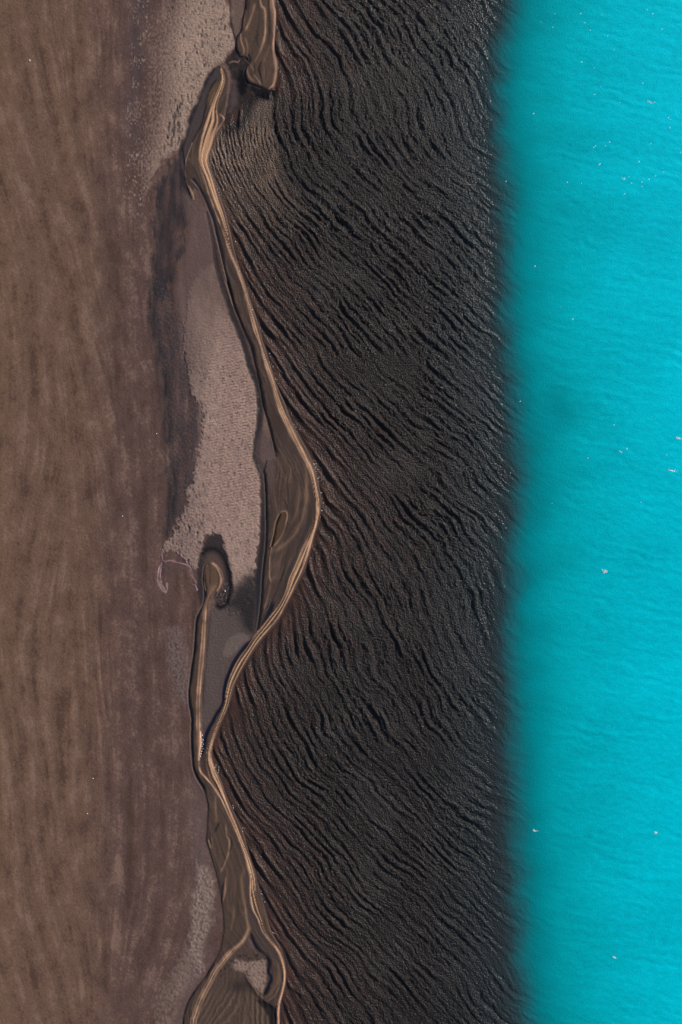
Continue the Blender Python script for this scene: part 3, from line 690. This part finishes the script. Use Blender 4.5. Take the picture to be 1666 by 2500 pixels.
    F.H += hm * (2.0 - .5 * F.H); F.paint(hm, (73, 57, 49), rough=.72, grain=.6)
    reg[hm > .5] = 9
    F.paint(F.poly([(504, 1385), (514, 1376), (528, 1388), (534, 1410), (530, 1430), (514, 1440), (502, 1450), (500, 1415)], 4) * .6, (98, 76, 60))
    F.ridge([(512, 1378), (513, 1405), (512, 1432)], 2.4, -.8, (60, 45, 40), .7, 3, t1=.2)
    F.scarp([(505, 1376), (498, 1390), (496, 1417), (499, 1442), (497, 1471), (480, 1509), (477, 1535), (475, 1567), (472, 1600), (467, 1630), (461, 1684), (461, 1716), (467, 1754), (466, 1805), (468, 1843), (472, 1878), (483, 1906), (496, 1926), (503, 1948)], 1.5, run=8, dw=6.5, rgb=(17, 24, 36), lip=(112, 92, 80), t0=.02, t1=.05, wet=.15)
    F.ridge([(506, 1380), (501, 1392), (499, 1418), (502, 1442)], 1.4, 1.2, (134, 108, 76), .7, 1.4)
    F.ridge([(514, 1374), (522, 1378), (531, 1388), (538, 1404), (540, 1418), (537, 1432), (531, 1442)], 2.6, 2.2, TAN, .9, 2.7, t0=.08)
    gh = F.ridge([(530, 1420), (524, 1434), (515, 1446), (507, 1462), (502, 1481), (499, 1513), (497, 1551), (494, 1600), (490, 1640), (486, 1680), (484, 1725), (484, 1773), (486, 1815), (487, 1856), (486, 1868)], 4.6, 1.1, (126, 97, 76), .9, 4.4, t0=.04, t1=.01)
    reg[gh > .3] = 11
    F.ridge([(504, 1472), (502, 1513), (500, 1560), (497, 1610), (491, 1660), (488, 1720), (488, 1770), (489, 1800)], 1.7, 1.1, HI, .6, 1.6, t0=.1, t1=.1)
    F.ridge([(497, 1500), (494, 1551), (489, 1610), (483, 1678), (481, 1729), (481, 1790)], 1.5, 1.0, (196, 156, 120), .65, 1.5, t0=.1, t1=.1)
    F.ridge([(510, 1490), (508, 1540), (503, 1590), (499, 1640), (496, 1700), (496, 1750)], 3, -.6, (44, 40, 41), .55, 4, t0=.1, t1=.2)
    F.ridge([(489, 1780), (491, 1810), (488, 1832), (486, 1858)], 3.2, 1.4, (232, 196, 142), .9, 3.0, t0=.15, t1=.03)
    F.ridge([(493, 1800), (495, 1822), (491, 1842), (488, 1858)], 2.4, -1.2, (30, 48, 70), .7, 2.6)
    # the long striped crest of the main spit
    band = F.inside(CREST_L + CREST_R[::-1], True)
    DL, _, TL = F.dist(CREST_L, 60)
    DR, _, _ = F.dist(CREST_R, 60)
    DL = np.minimum(DL, 60); DR = np.minimum(DR, 60)
    vv = DL / (DL + DR + .01)
    wdt = DL + DR
    soft = np.where(band, np.minimum(DL, DR), -np.minimum(DL, DR))
    bmk = sst(-1.6, 2.2, soft) * (d < 12)
    reg[bmk > .5] = 10
    s1 = fbm(vv * 3.6 + .5 * fbm(X / 50, Y / 140, 111, 2), Y / 230, 112, 2, .6)
    s2 = fbm(vv * 4.6 + .3, Y / 200, 113, 1)
    F.paint(bmk * .92, (79, 61, 52), rough=.85, grain=.7)
    F.paint(bmk * sst(.16, .28, s1) * .85, (172, 132, 103))
    F.paint(bmk * sst(.0, .3, -s1) * .75, (80, 62, 51))
    F.paint(bmk * sst(.16, .34, s2) * .7, (208, 164, 130))
    F.H += bmk * (.6 + .8 * s1 + .5 * s2 + .4 * np.sin(np.pi * np.clip(vv, 0, 1)))
    # bright dry edge on its lagoon side, from the upper spit down the long straight reach and again lower down
    F.ridge(CREST_L[8:28], 2.3, 1.5, (212, 168, 134), .9, 1.8, t0=.12, t1=.12)
    F.ridge([(p[0] + 5, p[1]) for p in CREST_L[20:34]], 1.8, .8, (196, 156, 120), .6, 1.7, t0=.1, t1=.2)
    F.ridge([(484, 1858), (490, 1882), (506, 1902), (520, 1918)] + CREST_L[51:64], 2.2, 1.6, (212, 168, 134), .9, 1.8, t0=.05, t1=.1)
    F.ridge([(p[0] - 3, p[1]) for p in CREST_R[44:52]], 1.8, 1.2, (202, 164, 128), .75, 1.8, t0=.15, t1=.15)
    F.ridge([(p[0] - 2, p[1]) for p in CREST_R[23:37]], 1.9, 1.1, (198, 160, 126), .65, 1.8, t0=.15, t1=.15)
    F.ridge([(p[0] + 4, p[1]) for p in CREST_L[62:]], 3.0, 1.4, (190, 150, 114), .8, 3.0, t0=.1)
    F.ridge([(541, 168), (544, 195), (538, 220), (526, 248), (514, 280), (503, 312), (492, 348), (488, 383), (494, 410)], 2.2, 1.4, (200, 162, 120), .75, 2.0, t1=.2)
    F.ridge([(531, 276), (547, 289), (546, 298), (536, 312), (523, 334), (515, 360), (508, 386), (512, 410)], 1.9, 1.4, (184, 150, 110), .75, 1.9, t0=.1, t1=.2)
    F.ridge([(512, 262), (518, 240), (528, 222)], 1.8, 1.2, (150, 114, 78), .6, 2.2, t0=.2, t1=.2)
    F.paint(F.poly([(520, 215), (532, 205), (534, 215), (524, 235), (514, 256), (508, 250)], 4) * .6, (92, 72, 48))
    F.ridge([(455, 380), (466, 392), (474, 410)], 2.5, .7, (112, 88, 64), .5, 2.5, t0=.3, t1=.3)
    # wet brown lip falling to the lake
    lipm = sst(-9, -1, d) * sst(14, 6, d)
    F.paint(lipm * .6 * sst(.2, .9, 1 - bmk), (58, 44, 40), rough=.4)
    F.H = F.H * (1 - sst(-6, 3, d)) + (-2.2) * sst(-6, 3, d) * 1.0
    # ---- thin foam lines left by the falling water near (400,1370)
    fo = []
    for pts, w in (([(396, 1347), (398, 1367), (404, 1371), (417, 1368), (430, 1372), (442, 1375), (462, 1382), (470, 1395), (470, 1407), (481, 1423)], 1.4), ([(396, 1372), (388, 1391), (386, 1420), (397, 1441), (407, 1447)], 1.6), ([(396, 1376), (392, 1400), (395, 1425), (406, 1445)], 1.2), ([(408, 1424), (409, 1440), (406, 1447)], 1.2), ([(470, 1428), (477, 1428), (482, 1440)], 1.2), ([(440, 1350), (460, 1376), (469, 1390)], 1.0)):
        F.ridge(pts, w * .8, .4, (186, 164, 154), .8, w * .8)
    F.paint(F.poly([(390, 1420), (396, 1428), (406, 1440), (404, 1448), (396, 1440), (388, 1428)], 3) * .5, (136, 116, 108))
    F.paint(F.poly([(398, 1376), (430, 1376), (452, 1386), (440, 1400), (410, 1398), (398, 1410), (394, 1394)], 8) * .35, (72, 62, 62))
    keep = d < 12
    return F, keep, reg


# ---------------------------------------------------------------- materials
def sheet_material(name, bump_scale, bump_m, grain_scale, grain_amt, spec):
    m = bpy.data.materials.new(name)
    m.use_nodes = True
    nt = m.node_tree
    b = nt.nodes["Principled BSDF"]
    at = nt.nodes.new("ShaderNodeAttribute"); at.attribute_name = "sediment"
    rg = nt.nodes.new("ShaderNodeAttribute"); rg.attribute_name = "rough"
    gr = nt.nodes.new("ShaderNodeAttribute"); gr.attribute_name = "grain"
    tc = nt.nodes.new("ShaderNodeTexCoord")
    n1 = nt.nodes.new("ShaderNodeTexNoise"); n1.inputs["Scale"].default_value = grain_scale; n1.inputs["Detail"].default_value = 3
    nt.links.new(tc.outputs["Object"], n1.inputs["Vector"])
    mr = nt.nodes.new("ShaderNodeMapRange")
    mr.inputs["From Min"].default_value = .25; mr.inputs["From Max"].default_value = .75
    mr.inputs["To Min"].default_value = 1 - grain_amt; mr.inputs["To Max"].default_value = 1 + grain_amt
    nt.links.new(n1.outputs["Fac"], mr.inputs["Value"])
    mx = nt.nodes.new("ShaderNodeVectorMath"); mx.operation = 'SCALE'
    nt.links.new(at.outputs["Color"], mx.inputs[0]); nt.links.new(mr.outputs[0], mx.inputs["Scale"])
    nt.links.new(mx.outputs[0], b.inputs["Base Color"])
    nt.links.new(rg.outputs["Fac"], b.inputs["Roughness"])
    n2 = nt.nodes.new("ShaderNodeTexNoise"); n2.inputs["Scale"].default_value = bump_scale; n2.inputs["Detail"].default_value = 2
    nt.links.new(tc.outputs["Object"], n2.inputs["Vector"])
    bp = nt.nodes.new("ShaderNodeBump"); bp.inputs["Distance"].default_value = bump_m
    nt.links.new(gr.outputs["Fac"], bp.inputs["Strength"])
    nt.links.new(n2.outputs["Fac"], bp.inputs["Height"])
    nt.links.new(bp.outputs[0], b.inputs["Normal"])
    b.inputs["IOR"].default_value = 1.33
    b.inputs["Specular IOR Level"].default_value = spec
    return m


MAT_WATER = sheet_material("lake_water", 1.4, 1.15, 1.2, 0.10, 0.3)
MAT_SAND = sheet_material("wet_sand", 1.6, 0.14, 1.3, 0.13, 0.2)


def sheet(F, mask, name, mat, label, zoff=0.0):
    """turn the kept cells of a surveyed field into one mesh"""
    ny, nx = F.X.shape
    cell = mask[:-1, :-1]
    jj, ii = np.nonzero(cell)
    base = jj * nx + ii
    quads = np.stack([base + nx, base + nx + 1, base + 1, base], -1)
    flag = np.zeros(nx * ny, bool); flag[quads.ravel()] = True
    used = np.nonzero(flag)[0]
    remap = np.cumsum(flag) - 1
    quads = remap[quads].astype(np.int32)
    Z = F.H * S
    if not hasattr(F, "N"):
        dzx = np.gradient(Z, F.xs * S, axis=1); dzy = np.gradient(Z, F.ys * S, axis=0)
        F.N = np.stack([-dzx, dzy, np.ones_like(Z)], -1).reshape(-1, 3)
        F.N /= np.linalg.norm(F.N, axis=1, keepdims=True)
    nv = F.N[used]
    co = np.stack([(F.X.ravel()[used] - W0 / 2) * S, (H0 / 2 - F.Y.ravel()[used]) * S, Z.ravel()[used] + zoff], -1).astype(np.float32)
    me = bpy.data.meshes.new(name)
    n, f = len(co), len(quads)
    me.vertices.add(n); me.vertices.foreach_set("co", co.ravel())
    me.loops.add(f * 4); me.loops.foreach_set("vertex_index", quads.ravel())
    me.polygons.add(f); me.polygons.foreach_set("loop_start", np.arange(0, f * 4, 4, dtype=np.int32))
    me.update(calc_edges=True)
    me.polygons.foreach_set("use_smooth", np.ones(f, bool))
    a = me.attributes.new("sediment", 'FLOAT_COLOR', 'POINT')
    a.data.foreach_set("color", np.concatenate([F.C.reshape(-1, 3)[used], np.ones((n, 1))], 1).astype(np.float32).ravel())
    for key, arr in (("rough", F.R), ("grain", F.G)):
        a = me.attributes.new(key, 'FLOAT', 'POINT')
        a.data.foreach_set("value", arr.ravel()[used].astype(np.float32))
    me.normals_split_custom_set_from_vertices(nv.astype(np.float32))
    me.materials.append(mat)
    ob = bpy.data.objects.new(name, me)
    scene.collection.objects.link(ob)
    ob["kind"] = "structure"
    ob["label"] = label
    return ob


LK, keepL = make_lake()
sheet(LK, keepL & ~LK.BASIN, "dark_water", MAT_WATER, "black rippled shallow water beside the long spit")
sheet(LK, keepL & LK.BASIN, "turquoise_water", MAT_WATER, "smooth turquoise silty water filling the right side")
LD, keepD, REG = make_land()
names = [(0, "tidal_flat", "wide brown streaked flat covered by thin water on the left", None),
         (1, "mud_flat", "pale pinkish mud flat with small pits at the top, left of the upper bar", None),
         (2, "mud_flat", "long pale rippled mud flat left of the middle of the spit", None),
         (3, "mud_flat", "grey rippled mud flat between the hook and the long spit", None),
         (4, "channel", "dark narrow water channels on the lagoon side of the spit", None),
         (5, "mud_crust", "crumbly pale mud crust along the lower left side of the spit", None),
         (6, "wet_hollow", "soft dark wet hollow left of the long mud flat", None),
         (7, "sand_bar", "brown sand bar with tan ridges at the top edge", None),
         (8, "sand_spit", "long winding sand spit with tan striped crest beside the black water", None),
         (9, "sand_hook", "thin hooked tan sand ridge left of the long spit", None),
         (10, "crest", "tan striped crest", 8), (11, "crest", "thin tan crest", 9), (12, "crest", "bright tan outer ridge", 7)]
built = {}
for rid, nm, lb, par in names:
    mk = keepD & (REG == rid)
    if mk[:-1, :-1].any():
        built[rid] = sheet(LD, mk, nm, MAT_SAND, lb)
        if par is not None:
            built[rid].parent = built[par]
            del built[rid]["kind"]

# bed under everything, out to the horizon
bm_ = bpy.data.meshes.new("lake_bed")
bm_.from_pydata([(-3500, -3500, -3), (3500, -3500, -3), (3500, 3500, -3), (-3500, 3500, -3)], [], [(0, 1, 2, 3)])
mb = bpy.data.materials.new("black_sand"); mb.use_nodes = True
mb.node_tree.nodes["Principled BSDF"].inputs["Base Color"].default_value = (.03, .027, .026, 1)
_n = mb.node_tree.nodes.new("ShaderNodeTexNoise"); _n.inputs["Scale"].default_value = .5
_b = mb.node_tree.nodes.new("ShaderNodeBump"); mb.node_tree.links.new(_n.outputs["Fac"], _b.inputs["Height"])
mb.node_tree.links.new(_b.outputs[0], mb.node_tree.nodes["Principled BSDF"].inputs["Normal"])
bm_.materials.append(mb)
bed = bpy.data.objects.new("lake_bed", bm_); scene.collection.objects.link(bed)
bed["kind"] = "structure"; bed["label"] = "black sand bed below the lake"


# ---------------------------------------------------------------- foam and small bright bits
def plain(name, col, rough, nscale=6.0, var=.12):
    m = bpy.data.materials.new(name); m.use_nodes = True
    nt = m.node_tree; b = nt.nodes["Principled BSDF"]
    n = nt.nodes.new("ShaderNodeTexNoise"); n.inputs["Scale"].default_value = nscale
    r = nt.nodes.new("ShaderNodeValToRGB")
    r.color_ramp.elements[0].color = tuple(c * (1 - var) for c in col) + (1,)
    r.color_ramp.elements[1].color = tuple(min(1, c * (1 + var)) for c in col) + (1,)
    nt.links.new(n.outputs["Fac"], r.inputs[0]); nt.links.new(r.outputs[0], b.inputs["Base Color"])
    b.inputs["Roughness"].default_value = rough
    return m


MAT_FOAM = plain("foam", (.86, .87, .87), .6, var=.06)
MAT_TAN = plain("pale_stone", (.62, .55, .46), .7)


def blob(name, lx, ly, hz, seed):
    """a low irregular pad of froth, or a small stone"""
    r = random.Random(seed)
    V, Fc = [], []
    n = 9
    rad = [1 + r.uniform(-.3, .3) for _ in range(n)]
    for sc, z in ((1.0, 0.0), (.75, .7)):
        for k in range(n):
            a = 2 * math.pi * k / n
            V.append((math.cos(a) * lx * sc * rad[k], math.sin(a) * ly * sc * rad[k], hz * z))
    V.append((0, 0, hz))
    for k in range(n):
        k2 = (k + 1) % n
        Fc.append((k, k2, n + k2, n + k)); Fc.append((n + k, n + k2, 2 * n))
    me = bpy.data.meshes.new(name); me.from_pydata(V, [], Fc)
    for p in me.polygons: p.use_smooth = True
    return me


def height(F, px, py):
    i = int(np.clip(np.searchsorted(F.xs, px), 0, len(F.xs) - 1)); j = int(np.clip(np.searchsorted(F.ys, py), 0, len(F.ys) - 1))
    return float(F.H[max(j - 1, 0):j + 2, max(i - 1, 0):i + 2].max()) * S


def put(name, me, px, py, rz, sc, label, cat, group, F, mat, sink=.03):
    if not me.materials: me.materials.append(mat)
    o = bpy.data.objects.new(name, me); scene.collection.objects.link(o)
    o.location = ((px - W0 / 2) * S, (H0 / 2 - py) * S, height(F, px, py) - sink)
    o.rotation_euler = (0, 0, rz); o.scale = (sc, sc, sc)
    o["label"] = label; o["category"] = cat
    if group: o["group"] = group
    return o


flk = [blob("foam_fleck", .66, .3, .07, 100 + k) for k in range(5)]
spots = []
def crop(x0, y0, sc, lst): spots.extend([(x0 + a / sc, y0 + b / sc) for a, b in lst])
crop(1066, 0, 2.613, [(755, 88), (667, 142), (743, 174), (945, 145), (981, 193), (1015, 82), (921, 86), (1055, 96), (1381, 87), (1345, 62), (1260, 203), (1093, 228), (1362, 3), (1440, 186), (926, 396), (1006, 434), (879, 467), (823, 551), (1050, 553), (1010, 602), (1171, 653), (1316, 529), (1392, 652), (620, 725), (920, 830), (1182, 874), (1105, 905), (1077, 930), (1003, 940), (1015, 931), (1368, 916), (1481, 751), (1494, 761), (1490, 815), (1038, 1050), (1045, 1046), (1294, 1031), (1450, 1096), (1397, 1123), (1198, 1137), (1228, 1129), (1246, 1167), (1294, 1150), (1312, 1161), (1312, 1189), (1357, 1143), (836, 1162), (926, 1170), (1199, 1238), (929, 1252), (1368, 950), (1560, 972), (1134, 318), (50, 178), (162, 743), (252, 1164), (445, 1156)])
crop(1166, 900, 3.136, [(1015, 440), (1047, 431), (1145, 614), (1449, 659), (848, 685), (572, 1031), (1060, 1169), (1190, 888), (1254, 1023), (1336, 365), (328, 250), (73, 1272), (252, 800), (218, 1220)])
crop(800, 600, 2.613, [(1324, 130), (1485, 388), (1488, 601), (1028, 147), (723, 563), (1565, 468)])
crop(1266, 1700, 3.92, [(1151, 802)])
def fleck_text(px, py):
    if px <= 1230:
        return "tiny white foam fleck among the black ripples", "foam flecks on black water"
    v = "upper" if py < 560 else ("middle" if py < 1300 else "lower")
    w = "beside its dark edge" if px < 1400 else ("midway across" if px < 1540 else "near the right edge")
    return "tiny white foam fleck on the %s turquoise water, %s" % (v, w), "foam flecks, %s turquoise water %s" % (v, w)


for k, (px, py) in enumerate(spots):
    lb, gp = fleck_text(px, py)
    put("foam_fleck", flk[k % 5], px, py, math.radians(random.uniform(35, 75)), random.uniform(.32, .68) if px > 1230 else random.uniform(.25, .4), lb, "foam", gp, LK, MAT_FOAM)

caps = [(1657, 1070, 1.1, "white breaking crest at the right edge, upper one of the two"),
        (1641, 1149, 1.6, "ragged white breaking crest near the right edge, just below a smaller one"),
        (1477, 1394, 1.3, "white breaking crest alone in the middle of the turquoise water"),
        (1515, 1103, .7, "small faint white crest left of the two crests at the right edge"),
        (1602, 2033, .8, "small white crest at lower right of the turquoise water"),
        (1306, 2028, .9, "small white crest on the teal edge at lower left of the turquoise water"),
        (1501, 2338, .9, "faint white crest near the bottom of the turquoise water"),
        (1586, 249, .9, "faint curved white crest at upper right of the turquoise water"),
        (1522, 437, .7, "faint white crest between flecks at upper right")]
fr_m = [blob("froth", .4, .2, .06, 320 + k) for k in range(4)]
for q in fr_m: q.materials.append(MAT_FOAM)
for k, (px, py, sc, lb) in enumerate(caps):
    r = random.Random(700 + k)
    o = bpy.data.objects.new("whitecap", None); scene.collection.objects.link(o)
    o.empty_display_size = .3
    o.location = ((px - W0 / 2) * S, (H0 / 2 - py) * S, height(LK, px, py))
    o.rotation_euler = (0, 0, math.radians(r.uniform(-30, -10)))
    o["label"] = lb; o["category"] = "whitecap"; o["group"] = "white breaking crests"
    for n in range(int(8 + 9 * sc)):
        t = r.gauss(0, .45)
        c = bpy.data.objects.new("froth", fr_m[n % 4]); scene.collection.objects.link(c)
        c.parent = o
        sc_ = sc * .75
        c.location = (t * 2.6 * sc_, r.gauss(0, .28) * sc + .25 * t * t, 0)
        c.rotation_euler = (0, 0, r.uniform(-.6, .6))
        f = r.uniform(.25, .75) * (.75 + .35 * sc) * math.exp(-t * t)
        c.scale = (f, f, 1)

edge_pts = []
for y in (405, 411, 462, 470, 476): edge_pts.append((shore_x(y) + random.uniform(-3, 0), y))
for y in (640, 662, 745, 757): edge_pts.append((shore_x(y) - 5, y))
for y0, y1, n in ((812, 1120, 15), (1125, 1232, 22), (1245, 1345, 6), (1855, 1890, 7), (1930, 2060, 7), (2100, 2290, 9)):
    c = [random.uniform(y0, y1) for _ in range(max(2, n // 3))]
    for k in range(n):
        y = min(y1, max(y0, random.gauss(random.choice(c), 6)))
        edge_pts.append((shore_x(y) + random.gauss(1, 2.5), y))
peb = [blob("shore_fleck", .3, .18, .12, 500 + k) for k in range(4)]
for k, (px, py) in enumerate(edge_pts):
    reach = "upper straight reach" if py < 800 else ("long middle reach" if py < 1125 else ("outward bulge" if py < 1400 else "lower reach"))
    on_land = LD.H[np.searchsorted(LD.ys, py), min(np.searchsorted(LD.xs, px), len(LD.xs) - 1)] > 0.1
    put("shore_fleck", peb[k % 4], px, py, random.uniform(0, 3), random.uniform(.35, .85),
        "tiny white speck of froth at the waterline on the %s of the spit" % reach, "foam", "froth specks, %s of the spit" % reach, LD if on_land else LK, MAT_FOAM)
icy = [(494, 1795), (492, 1803), (496, 1806), (493, 1812), (497, 1817), (494, 1822), (496, 1828), (493, 1834), (491, 1840), (490, 1846), (491, 1790)]
for k, (px, py) in enumerate(icy):
    put("froth_clot", peb[k % 4], px, py, random.uniform(0, 3), random.uniform(.7, 1.2), "white clot of froth in the blue gap at the foot of the hook", "foam", "froth at the foot of the hook", LD, MAT_FOAM)
fl1 = blob("pale_stone", .36, .55, .25, 900)
put("pale_stone", fl1, 73, 148, .1, 1.0, "single pale tan stone on the brown flat at upper left", "stone", None, LD, MAT_TAN)
fl2 = blob("pale_stone", .26, .3, .2, 901)
put("pale_stone", fl2, 550, 1443, .4, 1.0, "single white stone in the dark hollow beside the hook", "stone", None, LD, MAT_FOAM)
for k, (px, py, lb) in enumerate([(300, 1260, "tiny pale stone on the brown flat, left of the white foam curl"), (228, 1900, "tiny pale stone on the brown flat, upper of two at lower left"),
                                  (214, 1986, "tiny pale stone on the brown flat, lower of two at lower left"), (383, 1059, "tiny pale stone at the left rim of the dark wet hollow")]):
    put("pale_stone", fl2, px, py, k, .8, lb, "stone", "lone stones on the brown flat", LD, MAT_TAN)
